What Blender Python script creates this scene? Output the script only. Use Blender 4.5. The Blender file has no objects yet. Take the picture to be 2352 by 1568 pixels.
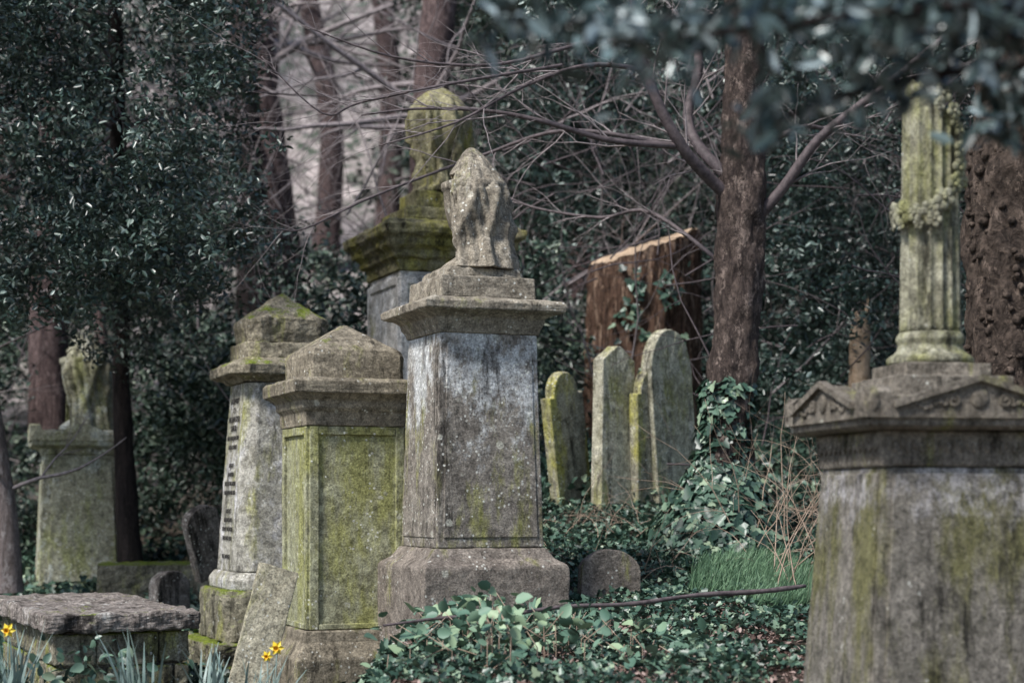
import bpy, math, random
import numpy as np
from mathutils import Vector, noise, Matrix
random.seed(7); RG=np.random.default_rng(11)
scene=bpy.context.scene
CAMZ=1.6
def pt(h,v,d):
    """surveyed bearing/elevation + distance -> world metres"""
    return Vector(((h-1176)/3920*d, d, CAMZ+(1150-v)/3920*d))
# ---------------------------------------------------------------- materials
class NT:
    def __init__(s,name):
        s.m=bpy.data.materials.new(name); s.m.use_nodes=True
        s.t=s.m.node_tree; s.b=s.t.nodes['Principled BSDF']; s.L=s.t.links
        s.co=s.t.nodes.new('ShaderNodeTexCoord').outputs['Object']
    def n(s,k): return s.t.nodes.new(k)
    def setin(s,sock,v):
        if isinstance(v,bpy.types.NodeSocket): s.L.new(v,sock)
        else: sock.default_value=v
    def mapv(s,scale,loc=(0,0,0)):
        m=s.n('ShaderNodeMapping'); s.L.new(s.co,m.inputs['Vector']); m.inputs['Scale'].default_value=scale; m.inputs['Location'].default_value=loc
        return m.outputs[0]
    def noise(s,scale,detail=6,rough=.6,vec=None,dist=0):
        n=s.n('ShaderNodeTexNoise'); s.L.new(vec or s.co,n.inputs['Vector'])
        n.inputs['Scale'].default_value=scale; n.inputs['Detail'].default_value=detail; n.inputs['Roughness'].default_value=rough; n.inputs['Distortion'].default_value=dist
        return n.outputs['Fac']
    def vor(s,scale,vec=None,feat='F1'):
        n=s.n('ShaderNodeTexVoronoi'); n.feature=feat; s.L.new(vec or s.co,n.inputs['Vector']); n.inputs['Scale'].default_value=scale
        return n.outputs['Distance']
    def mr(s,v,a,b,c=0,d=1):
        n=s.n('ShaderNodeMapRange'); n.clamp=True
        s.setin(n.inputs[0],v)
        for i,x in enumerate((a,b,c,d)): n.inputs[i+1].default_value=x
        return n.outputs[0]
    def math(s,op,a,b):
        n=s.n('ShaderNodeMath'); n.operation=op; s.setin(n.inputs[0],a); s.setin(n.inputs[1],b); return n.outputs[0]
    def mix(s,f,a,b):
        n=s.n('ShaderNodeMix'); n.data_type='RGBA'; s.setin(n.inputs[0],f)
        for i,x in ((6,a),(7,b)):
            s.setin(n.inputs[i], x if isinstance(x,bpy.types.NodeSocket) else (*x,1))
        return n.outputs[2]
    def sep(s,vec,i):
        n=s.n('ShaderNodeSeparateXYZ'); s.L.new(vec,n.inputs[0]); return n.outputs[i]
    def bump(s,h,strength,dist=.02,prev=None):
        n=s.n('ShaderNodeBump'); s.L.new(h,n.inputs['Height']); n.inputs['Strength'].default_value=strength; n.inputs['Distance'].default_value=dist
        if prev: s.L.new(prev,n.inputs['Normal'])
        return n.outputs[0]
    def scale(s,c,f):
        g=s.n('ShaderNodeVectorMath'); g.operation='SCALE'; s.L.new(c,g.inputs[0]); s.setin(g.inputs['Scale'],f); return g.outputs[0]

def stone(name,base,base2,algae=(.21,.21,.065),alg=.4,pale=.3,palec=(.52,.52,.49),pz=None,dark=.4,spots=.3,moss=.2,seed=0,rough=.9,gain=1.6):
    k=NT(name); o=(seed*3.1,seed*1.7,seed*5.3)
    v1=k.mapv((1,1,1),o); vs=k.mapv((1.8,1.8,.5),o)
    n1=k.noise(5,10,.72,v1); nf=k.noise(70,5,.75,v1); nm=k.noise(18,8,.78,v1)
    c=k.mix(k.mr(n1,.38,.6),base,base2)
    def amt(n,a,w=.12): lo=.7-.4*a; return k.mr(n,lo,lo+w)
    na=k.noise(2.4,10,.72,vs)
    c=k.mix(k.math('MULTIPLY',amt(na,alg),.85),c,algae)
    vp=k.mapv((1.2,1.2,.8),(o[0]+9,o[1],o[2]))
    npale=k.noise(3.0,12,.78,vp); pm=amt(npale,pale,.10)
    if pz:
        g=k.mr(k.sep(k.co,2),pz[0],pz[1],-.15,.09)
        pm=amt(k.math('ADD',npale,g),pale,.10)
    c=k.mix(k.math('MULTIPLY',pm,.8),c,palec)
    vd=k.mapv((3,3,.6),(o[0],o[1]+7,o[2])); nd=k.noise(1.8,12,.78,vd)
    c=k.mix(k.math('MULTIPLY',amt(nd,dark,.10),.9),c,(base[0]*.14,base[1]*.14,base[2]*.14))
    vo=k.vor(26,k.mapv((1,1,1),(o[0]+3,2,1))); sp=k.math('MULTIPLY',k.mr(k.math('ADD',vo,k.math('MULTIPLY',nm,.2)),.36,.28),k.mr(k.noise(5,4,.6,k.mapv((1,1,1),(4,o[1],6))),.62-.2*spots,.66-.2*spots))
    c=k.mix(k.math('MULTIPLY',sp,.8),c,(.55,.55,.5))
    ve=k.vor(8,k.mapv((1,1,1),(o[0],22,1))); sp2=k.math('MULTIPLY',k.mr(k.math('ADD',ve,k.math('MULTIPLY',nm,.4)),.44,.38),k.mr(k.noise(4,4,.6,k.mapv((1,1,1),(4,o[1],16))),.66-.2*spots,.7-.2*spots))
    c=k.mix(k.math('MULTIPLY',sp2,.65),c,(.48,.47,.4))
    c=k.scale(c,k.mr(nf,.32,.68,.38*gain,1.4*gain)); c=k.scale(c,k.mr(nm,.34,.66,.38,1.35))
    geo=k.n('ShaderNodeNewGeometry'); nz=k.sep(geo.outputs['Normal'],2)
    mm=k.math('MULTIPLY',k.mr(nz,.25,.75),amt(k.noise(4,8,.7,k.mapv((1,1,1),(o[0],5,31))),moss,.08))
    c=k.mix(mm,c,k.mix(k.mr(nf,.35,.65),(.06,.085,.012),(.24,.29,.04)))
    k.L.new(c,k.b.inputs['Base Color']); k.b.inputs['Roughness'].default_value=rough
    k.b.inputs['Specular IOR Level'].default_value=.2
    b=k.bump(n1,.6,.035); b=k.bump(nm,.9,.016,b); b=k.bump(nf,.9,.006,b)
    k.L.new(b,k.b.inputs['Normal'])
    return k.m

def bark(name,a,b,c,vs=(8,8,1.4),depth=.03,patch=.5,plates=None,pv=(1.5,1.5,.8)):
    k=NT(name); v=k.mapv(vs); n=k.noise(2,10,.75,v,.8); nf=k.noise(35,6,.7); w=k.vor(1.6,v)
    col=k.mix(k.mr(n,.4,.58),a,b)
    np_=k.noise(9,6,.72,k.mapv(pv))
    col=k.mix(k.math('MULTIPLY',k.mr(np_,.75-.4*patch,.78-.4*patch),.85),col,c)
    if plates:
        crk=k.noise(3,8,.8,k.mapv(plates),1.5); cr=k.mr(k.math('ABSOLUTE',k.math('SUBTRACT',crk,.5),0),.0,.035)
        col=k.mix(cr,(a[0]*.25,a[1]*.25,a[2]*.25),col)
    col=k.mix(k.mr(nf,.3,.7,0,.6),col,(a[0]*.3,a[1]*.3,a[2]*.3))
    k.L.new(col,k.b.inputs['Base Color']); k.b.inputs['Roughness'].default_value=.82; k.b.inputs['Specular IOR Level'].default_value=.2
    bb=k.bump(n,1,depth); bb=k.bump(w,.6,depth,bb); bb=k.bump(np_,.6,depth*.6,bb); bb=k.bump(nf,.6,.008,bb); k.L.new(bb,k.b.inputs['Normal'])
    return k.m

def leafmat(name,cols,rough=.42,spec=.5):
    k=NT(name); at=k.n('ShaderNodeAttribute'); at.attribute_name='rnd'
    r=k.n('ShaderNodeValToRGB'); k.L.new(at.outputs['Fac'],r.inputs[0]); e=r.color_ramp.elements
    while len(e)<len(cols): e.new(.5)
    for i,(p,c) in enumerate(cols): e[i].position=p; e[i].color=(*c,1)
    k.L.new(r.outputs[0],k.b.inputs['Base Color']); k.b.inputs['Roughness'].default_value=rough; k.b.inputs['Specular IOR Level'].default_value=spec
    return k.m
def plain(name,a,b,scale=8,rough=.7,bs=.3):
    k=NT(name); n=k.noise(scale,8,.7); k.L.new(k.mix(k.mr(n,.35,.65),a,b),k.b.inputs['Base Color']); k.b.inputs['Roughness'].default_value=rough
    k.L.new(k.bump(n,bs,.01),k.b.inputs['Normal']); return k.m

M_cen_top=stone('stone_weathered_top',(.17,.147,.115),(.29,.257,.205),alg=.32,pale=.28,palec=(.40,.385,.34),dark=.36,spots=.4,moss=.14,seed=1,gain=1.65)
M_cen_body=stone('stone_lichen_body',(.12,.105,.09),(.23,.207,.178),alg=.42,pale=.50,palec=(.49,.50,.50),pz=(1.35,2.75),dark=.42,spots=.6,moss=0,seed=2,gain=1.75)
M_cen_base=stone('stone_brown_base',(.13,.11,.094),(.22,.19,.162),alg=.28,pale=.2,dark=.33,spots=.35,moss=.12,seed=3)
M_ped_body=stone('stone_algae_body',(.2,.195,.125),(.3,.3,.205),algae=(.235,.235,.085),alg=.66,pale=.25,palec=(.46,.47,.39),dark=.34,spots=.4,moss=0,seed=4,gain=1.7)
M_ped_top=stone('stone_algae_top',(.15,.13,.098),(.25,.218,.165),alg=.38,pale=.18,dark=.4,spots=.3,moss=.28,seed=5)
M_obe=stone('stone_tapered',(.2,.19,.155),(.34,.325,.285),alg=.46,pale=.46,palec=(.53,.52,.54),dark=.44,spots=.4,moss=.2,seed=6,gain=1.75)
M_obe_top=stone('stone_tapered_top',(.16,.14,.1),(.26,.23,.175),alg=.4,pale=.15,dark=.42,spots=.2,moss=.48,seed=7)
M_back=stone('stone_tall_body',(.27,.26,.24),(.42,.4,.38),alg=.3,pale=.5,palec=(.6,.6,.6),dark=.38,spots=.2,moss=.2,seed=8,gain=1.9)
M_back_top=stone('stone_mossy',(.14,.125,.075),(.22,.2,.12),algae=(.24,.22,.06),alg=.6,pale=.14,dark=.44,spots=.1,moss=.36,seed=9)
M_back_urn=stone('stone_mossy_urn',(.17,.155,.10),(.28,.26,.16),algae=(.25,.23,.07),alg=.55,pale=.25,palec=(.36,.36,.24),dark=.46,spots=.1,moss=.05,seed=19)
M_farl=stone('stone_far',(.22,.21,.15),(.34,.33,.25),algae=(.24,.25,.11),alg=.5,pale=.42,palec=(.54,.57,.55),dark=.36,spots=.5,moss=.2,seed=10,gain=1.7)
M_rgt=stone('stone_pillar_body',(.13,.12,.10),(.23,.21,.182),algae=(.14,.135,.055),alg=.55,pale=.33,palec=(.40,.385,.395),pz=(.8,1.75),dark=.42,spots=.1,moss=0,seed=11,gain=1.45)
M_rgt_top=stone('stone_pillar_top',(.13,.113,.09),(.21,.186,.155),alg=.34,pale=.12,dark=.4,spots=.1,moss=.1,seed=12)
M_col=stone('stone_column',(.2,.19,.135),(.34,.33,.25),algae=(.22,.22,.085),alg=.55,pale=.3,palec=(.42,.42,.35),dark=.46,spots=.1,moss=.1,seed=13,gain=1.5)
M_head=stone('stone_headstone',(.25,.235,.17),(.42,.40,.31),algae=(.25,.245,.085),alg=.48,pale=.4,palec=(.54,.51,.43),dark=.43,spots=.3,moss=.2,seed=14,gain=1.7)
M_head2=stone('stone_headstone_lichen',(.2,.185,.14),(.36,.34,.26),algae=(.33,.31,.07),alg=.55,pale=.35,palec=(.5,.47,.4),dark=.46,spots=.4,moss=.2,seed=34,gain=1.7)
M_slab=stone('stone_slab',(.26,.235,.17),(.36,.33,.25),alg=.4,pale=.3,palec=(.45,.43,.36),dark=.3,spots=.5,moss=0,seed=24)
M_ledger=stone('stone_ledger',(.13,.11,.097),(.25,.22,.2),alg=.28,pale=.35,dark=.48,spots=.3,moss=.22,seed=15)
M_mossy=stone('stone_moss_base',(.13,.12,.085),(.22,.2,.15),alg=.46,pale=.22,dark=.48,spots=.3,moss=.75,seed=16)
M_yew=bark('bark_yew',(.06,.044,.04),(.18,.135,.115),(.40,.31,.265),vs=(9,9,2.6),patch=.49,plates=(3,3,1.4))
M_red=bark('bark_redwood',(.05,.027,.019),(.30,.18,.125),(.62,.43,.31),vs=(12,12,1.3),depth=.08,patch=.52,pv=(1.6,1.6,.3))
M_burl=bark('bark_burl',(.05,.037,.03),(.20,.15,.12),(.33,.25,.2),vs=(6,6,5),depth=.1,patch=.45)
M_dark=bark('bark_dark',(.016,.013,.013),(.06,.045,.042),(.1,.075,.066),patch=.3)
M_pink=bark('bark_pinkish',(.06,.04,.04),(.18,.125,.118),(.27,.195,.185),patch=.5)
M_paleb=bark('bark_pale',(.16,.13,.12),(.36,.3,.29),(.42,.38,.37),patch=.5)
M_twig=plain('bark_twig',(.14,.115,.115),(.36,.31,.31),20)
M_twigd=plain('bark_twig_dark',(.045,.034,.036),(.15,.118,.122),20)
M_dry=plain('dry_stems',(.24,.16,.11),(.5,.39,.3),20)
M_cut=plain('cut_wood',(.3,.2,.12),(.6,.45,.32),12)
L_holly=leafmat('leaf_holly',[(0,(.005,.014,.010)),(.45,(.020,.044,.032)),(.8,(.07,.115,.09)),(1,(.28,.35,.31))],.36,.8)  # lightest ramp tone paints a pale bluish highlight onto some leaves
L_back=leafmat('leaf_backdrop',[(0,(.008,.019,.013)),(.5,(.028,.056,.038)),(.85,(.09,.135,.09)),(1,(.30,.35,.26))],.42,.6)
L_ivy=leafmat('leaf_ivy',[(0,(.012,.031,.022)),(.5,(.045,.095,.065)),(.85,(.12,.20,.14)),(1,(.30,.38,.25))],.40,.55)
L_bram=leafmat('leaf_bramble',[(0,(.07,.14,.10)),(.6,(.15,.25,.175)),(1,(.3,.4,.24))],.48,.4)
L_over=leafmat('leaf_laurel',[(0,(.01,.022,.02)),(.45,(.04,.07,.065)),(.75,(.14,.2,.2)),(1,(.42,.5,.52))],.35,.8)  # upper tones carry bright bluish leaf highlights as painted colour
L_dead=leafmat('leaf_dead',[(0,(.07,.045,.035)),(.5,(.2,.135,.115)),(1,(.42,.32,.29))],.7,.2)
L_grass=leafmat('grass_blades',[(0,(.07,.14,.08)),(1,(.2,.33,.19))],.5,.4)
M_yel=plain('daffodil_yellow',(.75,.55,.03),(.85,.68,.06),30,.5)
M_org=plain('daffodil_orange',(.8,.38,.01),(.85,.45,.02),30,.5)
M_ink=plain('inscription_lead',(.02,.02,.02),(.04,.035,.03),30,.8)
# ---------------------------------------------------------------- mesh helpers
def link(o,parent=None):
    scene.collection.objects.link(o)
    if parent: o.parent=parent
    return o
def empty(name,loc=(0,0,0),rz=0,rx=0,ry=0):
    e=bpy.data.objects.new(name,None); e.location=loc; e.rotation_euler=(rx,ry,rz); e.empty_display_size=.2
    return link(e)
def mesh(name,V,F,mat,parent=None,smooth=False):
    me=bpy.data.meshes.new(name); me.from_pydata([tuple(v) for v in V],[],F); me.materials.append(mat)
    if smooth: me.polygons.foreach_set('use_smooth',[True]*len(me.polygons))
    me.update(); return link(bpy.data.objects.new(name,me),parent)
TEX=bpy.data.textures.new('wear','CLOUDS'); TEX.noise_scale=.10; TEX.noise_depth=4
def wear(o,bev=.012,sub=3,disp=.012):
    if bev:
        b=o.modifiers.new('b','BEVEL'); b.width=bev; b.segments=2; b.limit_method='ANGLE'; b.angle_limit=math.radians(25)
    if sub:
        s=o.modifiers.new('s','SUBSURF'); s.subdivision_type='SIMPLE'; s.levels=sub; s.render_levels=sub
        d=o.modifiers.new('d','DISPLACE'); d.texture=TEX; d.strength=disp*1.25; d.mid_level=.5; d.texture_coords='LOCAL'
def loft(name,prof,mat,parent,ch=0,bev=.012,sub=3,disp=.012):
    V=[];F=[]
    for h,z in prof:
        if ch: 
            c=h*ch; ring=[(-h+c,-h),(h-c,-h),(h,-h+c),(h,h-c),(h-c,h),(-h+c,h),(-h,h-c),(-h,-h+c)]
        else: ring=[(-h,-h),(h,-h),(h,h),(-h,h)]
        V+=[(x,y,z) for x,y in ring]
    n=8 if ch else 4
    for i in range(len(prof)-1):
        for j in range(n):
            a=i*n+j;b=i*n+(j+1)%n; F.append((a,b,b+n,a+n))
    F.append(tuple(range(n-1,-1,-1))); m=(len(prof)-1)*n; F.append(tuple(range(m,m+n)))
    o=mesh(name,V,F,mat,parent); wear(o,bev,sub,disp); return o
BF=((3,2,1,0),(4,5,6,7),(0,1,5,4),(1,2,6,5),(2,3,7,6),(3,0,4,7))
def boxes(name,L,mat,parent,bev=.008,sub=2,disp=.006):
    V=[];F=[]
    for (x0,x1,y0,y1,z0,z1) in L:
        b=len(V); V+=[(x0,y0,z0),(x1,y0,z0),(x1,y1,z0),(x0,y1,z0),(x0,y0,z1),(x1,y0,z1),(x1,y1,z1),(x0,y1,z1)]
        F+=[tuple(b+i for i in f) for f in BF]
    o=mesh(name,V,F,mat,parent); wear(o,bev,sub,disp); return o
def panels(name,h0,z0,h1,z1,mx,mz,proud,mat,parent):
    V=[];F=[]
    def hh(z): return h0+(h1-h0)*(z-z0)/(z1-z0)
    za,zb=z0+mz,z1-mz
    for q in range(4):
        c,s=math.cos(q*math.pi/2),math.sin(q*math.pi/2); b=len(V)
        for z in (za,zb):
            h=hh(z)
            for x,y in ((-h+mx,-h-proud),(h-mx,-h-proud),(h-mx,-h+.03),(-h+mx,-h+.03)):
                V.append((x*c-y*s,x*s+y*c,z))
        F+=[tuple(b+i for i in f) for f in BF]
    o=mesh(name,V,F,mat,parent); wear(o,.005,3,.006); return o
def strips(name,h,z0,z1,w,pr,mat,parent):
    V=[];F=[]
    for q in range(4):
        cc,ss=math.cos(q*math.pi/2),math.sin(q*math.pi/2)
        for (x0,x1,za,zb) in ((-h,-h+w,z0,z1),(h-w,h,z0,z1),(-h+w,h-w,z1-w*.9,z1),(-h+w,h-w,z0,z0+w*.6)):
            b=len(V)
            for z in (za,zb):
                for x,y in ((x0,-h-pr),(x1,-h-pr),(x1,-h+.02),(x0,-h+.02)):
                    V.append((x*cc-y*ss,x*ss+y*cc,z))
            F.extend([tuple(b+i for i in f) for f in BF])
    o=mesh(name,V,F,mat,parent); wear(o,.006,3,.006)
def revolve(name,prof,mat,parent,n=64,flute=0,fd=0,loc=(0,0,0),cut=None):
    V=[];F=[]
    for r,z in prof:
        for j in range(n):
            a=2*math.pi*j/n; rr=r*(1-fd*abs(math.sin(flute*a/2))**.7) if flute else r
            zz=z
            x,y=rr*math.cos(a),rr*math.sin(a)
            if cut: zz=min(z,cut(x,y))
            V.append((x+loc[0],y+loc[1],zz+loc[2]))
    for i in range(len(prof)-1):
        for j in range(n):
            a=i*n+j;b=i*n+(j+1)%n;F.append((a,b,b+n,a+n))
    F.append(tuple(range(n-1,-1,-1))); m=(len(prof)-1)*n; F.append(tuple(range(m,m+n)))
    return mesh(name,V,F,mat,parent,True)
def tubes(name,lines,mat,parent=None,sides=6,noise_amt=0,nscale=3):
    V=[];F=[]
    for pts,rad in lines:
        pts=[Vector(p) for p in pts]; n=len(pts); base=len(V)
        up=Vector((.3,1,.1)).normalized()
        for i,p in enumerate(pts):
            t=(pts[min(i+1,n-1)]-pts[max(i-1,0)]).normalized()
            a=t.cross(up)
            if a.length<.05: a=t.cross(Vector((1,0,0)))
            a.normalize(); b=t.cross(a)
            for j in range(sides):
                an=2*math.pi*j/sides; d=a*math.cos(an)+b*math.sin(an); r=rad[i]
                q=p+d*r
                if noise_amt: q=p+d*r*(1+noise_amt*noise.fractal(Vector((q.x*nscale,q.y*nscale,q.z*nscale*.5)),.8,2.,4))
                V.append(q)
        for i in range(n-1):
            for j in range(sides):
                x=base+i*sides+j;y=base+i*sides+(j+1)%sides;F.append((x,y,y+sides,x+sides))
        F.append(tuple(base+(n-1)*sides+j for j in range(sides)))
    return mesh(name,V,F,mat,parent,True)
def spline(pts,rad,n):
    P=[Vector(p) for p in pts]; out=[];ro=[]
    for i in range(len(P)-1):
        p0=P[max(i-1,0)];p1=P[i];p2=P[i+1];p3=P[min(i+2,len(P)-1)]
        for k in range(n):
            t=k/n
            out.append(.5*((2*p1)+(p2-p0)*t+(2*p0-5*p1+4*p2-p3)*t*t+(3*p1-p0-3*p2+p3)*t**3)); ro.append(rad[i]+(rad[i+1]-rad[i])*t)
    out.append(P[-1]);ro.append(rad[-1]); return out,ro
def rv(): 
    v=Vector((random.gauss(0,1),random.gauss(0,1),random.gauss(0,1))); return v.normalized()
def grow(out,p,d,L,r,depth,wig=.25,droop=0,nch=3):
    n=7; pts=[Vector(p)]; rr=[r]; d=Vector(d).normalized(); st=L/n
    for i in range(n):
        d=(d+rv()*wig+Vector((0,0,-droop))).normalized(); pts.append(pts[-1]+d*st); rr.append(r*(1-.8*(i+1)/n))
        if depth>0 and i>0 and random.random()<nch/n*1.2:
            dd=(d*.8+rv()*.75).normalized(); grow(out,pts[-1],dd,L*random.uniform(.4,.7),rr[-1]*.65,depth-1,wig,droop,nch)
    out.append((pts,rr))
SH_OV=([(0,0,0),(.3,-.2,.06),(.7,-.17,.05),(1,0,-.06),(.7,.17,.05),(.3,.2,.06)],[(0,1,2,3),(0,3,4,5)])
SH_IVY=([(0,0,0),(-.12,-.26,.04),(.2,-.48,.08),(.4,-.24,.04),(.62,-.26,.03),(1,0,-.08),(.62,.26,.03),(.4,.24,.04),(.2,.48,.08),(-.12,.26,.04)],[(0,1,2,3,4,5),(0,5,6,7,8,9)])
SH_BR=([(0,0,0),(.12,-.26,.03),(.45,-.36,.06),(.8,-.2,.03),(1,0,-.1),(.8,.2,.03),(.45,.36,.06),(.12,.26,.03)],[(0,1,2,3,4),(0,4,5,6,7)])
SH_BL=([(0,-.02,0),(0,.02,0),(.35,.02,.03),(.35,-.02,.03),(.7,.014,-.02),(.7,-.014,-.02),(1,0,-.15)],[(0,1,2,3),(3,2,4,5),(5,4,6)])
def leaves(name,P,size,mat,parent=None,shape=SH_OV,up=.5,axis=None,rnd=None,nrm=None):
    P=np.asarray(P,float); N=len(P); sz=np.asarray(size)*np.ones(N)
    n=RG.normal(size=(N,3)); n/=np.linalg.norm(n,axis=1)[:,None]; n[:,2]+=up
    if nrm is not None: n=n*.6+nrm
    n/=np.linalg.norm(n,axis=1)[:,None]
    if axis is None:
        d=RG.normal(size=(N,3)); d-=(d*n).sum(1)[:,None]*n; d/=np.linalg.norm(d,axis=1)[:,None]
    else:
        d=RG.normal(size=(N,3))*.25+np.asarray(axis); d/=np.linalg.norm(d,axis=1)[:,None]
        n-=(d*n).sum(1)[:,None]*d; n/=np.linalg.norm(n,axis=1)[:,None]
    s=np.cross(n,d); sv=np.array(shape[0]); K=len(sv)
    V=P[:,None,:]+sz[:,None,None]*(sv[None,:,0,None]*d[:,None,:]+sv[None,:,1,None]*s[:,None,:]+sv[None,:,2,None]*n[:,None,:])
    V=V.reshape(-1,3)
    fl=[i for f in shape[1] for i in f]; LF=len(fl)
    li=(np.arange(N)[:,None]*K+np.array(fl)[None,:]).ravel()
    st=[];t=0
    for f in shape[1]: st.append(t);t+=len(f)
    ls=(np.arange(N)[:,None]*LF+np.array(st)[None,:]).ravel()
    me=bpy.data.meshes.new(name); me.vertices.add(len(V)); me.vertices.foreach_set('co',V.ravel().astype(np.float32))
    me.loops.add(len(li)); me.loops.foreach_set('vertex_index',li.astype(np.int32))
    me.polygons.add(len(ls)); me.polygons.foreach_set('loop_start',ls.astype(np.int32))
    me.update(calc_edges=True)
    r=RG.random(N) if rnd is None else rnd
    a=me.attributes.new('rnd','FLOAT','POINT'); a.data.foreach_set('value',np.repeat(r,K).astype(np.float32))
    me.materials.append(mat); me.validate()
    return link(bpy.data.objects.new(name,me),parent)
def clumps(box,nc,m,R,thr=0.0,ns=.9,keep=None,flat=1.):
    x0,x1,y0,y1,z0,z1=box; out=[];rr=[];tries=0;got=0
    while got<nc and tries<nc*12:
        tries+=1
        p=Vector((random.uniform(x0,x1),random.uniform(y0,y1),random.uniform(z0,z1)))
        if noise.noise(p*ns)+.4*noise.noise(p*ns*2.7)<thr: continue
        if keep and not keep(p): continue
        got+=1; mm=max(3,int(m*random.uniform(.4,1.6))); R2=R*random.uniform(.5,1.5)
        ax=rv(); ax.z=ax.z*.5-.15; t=RG.random(mm)
        o=RG.normal(size=(mm,3))*R2*.38; o[:,2]*=flat
        q=np.array(p)[None,:]+o+np.outer(t,np.array(ax))*R2*2.2
        out.append(q); b=random.random()**1.4; rr.append(np.clip(.6*b+.55*RG.random(mm)**1.4+RG.normal(size=mm)*.05,0,1))
    return np.vstack(out),np.concatenate(rr)
# ---------------------------------------------------------------- ground
TY=[-30,0,6,8,10,11.5,13.5,15,18,22,28,35,45,60,110]
GR=[-.9,-.3,.3,.5,.68,.8,1.2,1.5,2.05,2.8,4.4,8,15.5,27,60]
GL=[-.9,-.3,-.1,0,.1,.15,.2,.4,.8,1.5,3.4,7.2,15,27,60]
def gz(x,y):
    t=min(max((x+1.15)/(.6+max(0,y-12)*.25),0),1); t=t*t*(3-2*t)
    r=float(np.interp(y,TY,GR)); l=float(np.interp(y,TY,GL))
    return l+(r-l)*t+.06*noise.noise(Vector((x*.8,y*.8,0)))+.02*noise.noise(Vector((x*3,y*3,4)))
xs=np.concatenate([np.linspace(-90,-9,28),np.linspace(-8.7,8.7,100),np.linspace(9,90,28)])
ys=np.concatenate([np.linspace(-30,5.5,14),np.linspace(6,24,110),np.linspace(24.6,110,70)])
V=[];F=[]
for y in ys:
    for x in xs:
        z=gz(x,y)
        if y>24: z+=min(1,(y-24)/8)*1.2*noise.noise(Vector((x*.15,y*.15,2)))
        V.append((x,y,z))
nx=len(xs)
for j in range(len(ys)-1):
    for i in range(nx-1): a=j*nx+i; F.append((a,a+1,a+nx+1,a+nx))
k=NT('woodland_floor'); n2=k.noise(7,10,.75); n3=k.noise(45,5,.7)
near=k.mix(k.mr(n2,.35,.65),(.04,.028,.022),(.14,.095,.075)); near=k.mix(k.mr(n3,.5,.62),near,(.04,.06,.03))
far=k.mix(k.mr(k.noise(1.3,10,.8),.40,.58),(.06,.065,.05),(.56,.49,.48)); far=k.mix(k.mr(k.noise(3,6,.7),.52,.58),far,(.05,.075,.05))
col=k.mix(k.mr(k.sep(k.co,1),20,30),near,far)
k.L.new(col,k.b.inputs['Base Color']); k.b.inputs['Roughness'].default_value=.95
b=k.bump(n2,.8,.05); b=k.bump(n3,.7,.02,b); k.L.new(b,k.b.inputs['Normal'])
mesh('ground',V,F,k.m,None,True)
# ---------------------------------------------------------------- urns
def sm(x): x=min(max(x,0),1); return x*x*(3-2*x)
RZ=[0,.06,.13,.22,.34,.45,.53,.60,.65,.69,.74,.79,.82,.836]
RR=[.325,.305,.285,.262,.262,.262,.25,.215,.18,.147,.112,.072,.035,.004]
LZ=[0,.60,.64,.66,.69,.74,.79,.82,.836]
LR=[.20,.15,.125,.135,.105,.082,.055,.028,.004]
def draped_urn(parent,z0,H,mat,seed=0,rz=0,lo=-128,hi=125,kf=9,wide=1.,amp0=1.,zopen=.645,shift=0,full=False,prof_r=None):
    s=H/.836; e=bpy.data.objects.new('draped_urn',None); link(e,parent); e.location=(shift,0,z0); e.rotation_euler=(0,0,rz)
    prof=[(.001,0),(.25,0),(.255,.03),(.22,.06),(.15,.10),(.10,.14),(.09,.18),(.10,.21),(.145,.255),(.19,.32),(.215,.40),(.228,.48),(.232,.55),(.247,.562),(.25,.60),(.22,.612),(.12,.63),(.08,.65),(.02,.68)]
    revolve('urn_bowl',[(r*s*wide,z*s) for r,z in prof],mat,e,56)
    rr_=prof_r or RR
    V=[];F=[];nth=280;nt=120
    for i in range(nth):
        th=-180+360*i/nth
        c=1. if full else sm((th-lo+3)/7)*sm((hi+8-th)/14)
        wob=noise.noise(Vector((th*.04,seed,0)))
        zmin=zopen*(1-c)+(.005)*c+.02*wob*(1-c)
        if not full: zmin+=.20*sm(1-abs(th-(lo+4))/10)*c
        a=math.radians(th); tb=math.exp(-((180-abs(th))/14)**2)*(0 if full else 1)
        zmin-=.02*tb
        left=1-sm((165-abs(th))/40) if not full else 0
        for j in range(nt+1):
            t=j/nt; z=.836-t*(.836-zmin)
            r=float(np.interp(z,RZ,rr_)); r=r*(1-left)+left*float(np.interp(z,LZ,LR))
            amp=amp0*(.002+.030*min(1,(.836-z)/.35)**1.2)
            ph=seed*2.1+1.0*math.sin(1.6*z*4+seed)+.9*math.sin(a*2+seed)
            f=1.4-2*abs(math.sin(kf*a*.5+ph))**.7
            f+=.45*(1-2*abs(math.sin(kf*.93*a-ph*1.3+z*3)))
            g=(1-2*abs(math.sin(7*z-1.6*a+seed)))*.35*(z<.66)
            r+=amp*(f+g)*(1-.8*left)+.014*noise.fractal(Vector((math.cos(a)*3,math.sin(a)*3,z*6+seed)),.8,2,4)*(1 if z<.76 else .3)
            x=r*math.cos(a)*wide; y=r*math.sin(a)*wide
            x+=-.02*(z/.836)
            V.append((x*s,y*s,z*s))
    for i in range(nth):
        for j in range(nt):
            a=i*(nt+1)+j;b=((i+1)%nth)*(nt+1)+j; F.append((a,a+1,b+1,b))
    o=mesh('drapery',V,F,mat,e,True); m=o.modifiers.new('s','SOLIDIFY'); m.thickness=.018*s; m.offset=1
    return e
R0=math.radians(21.6)
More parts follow.
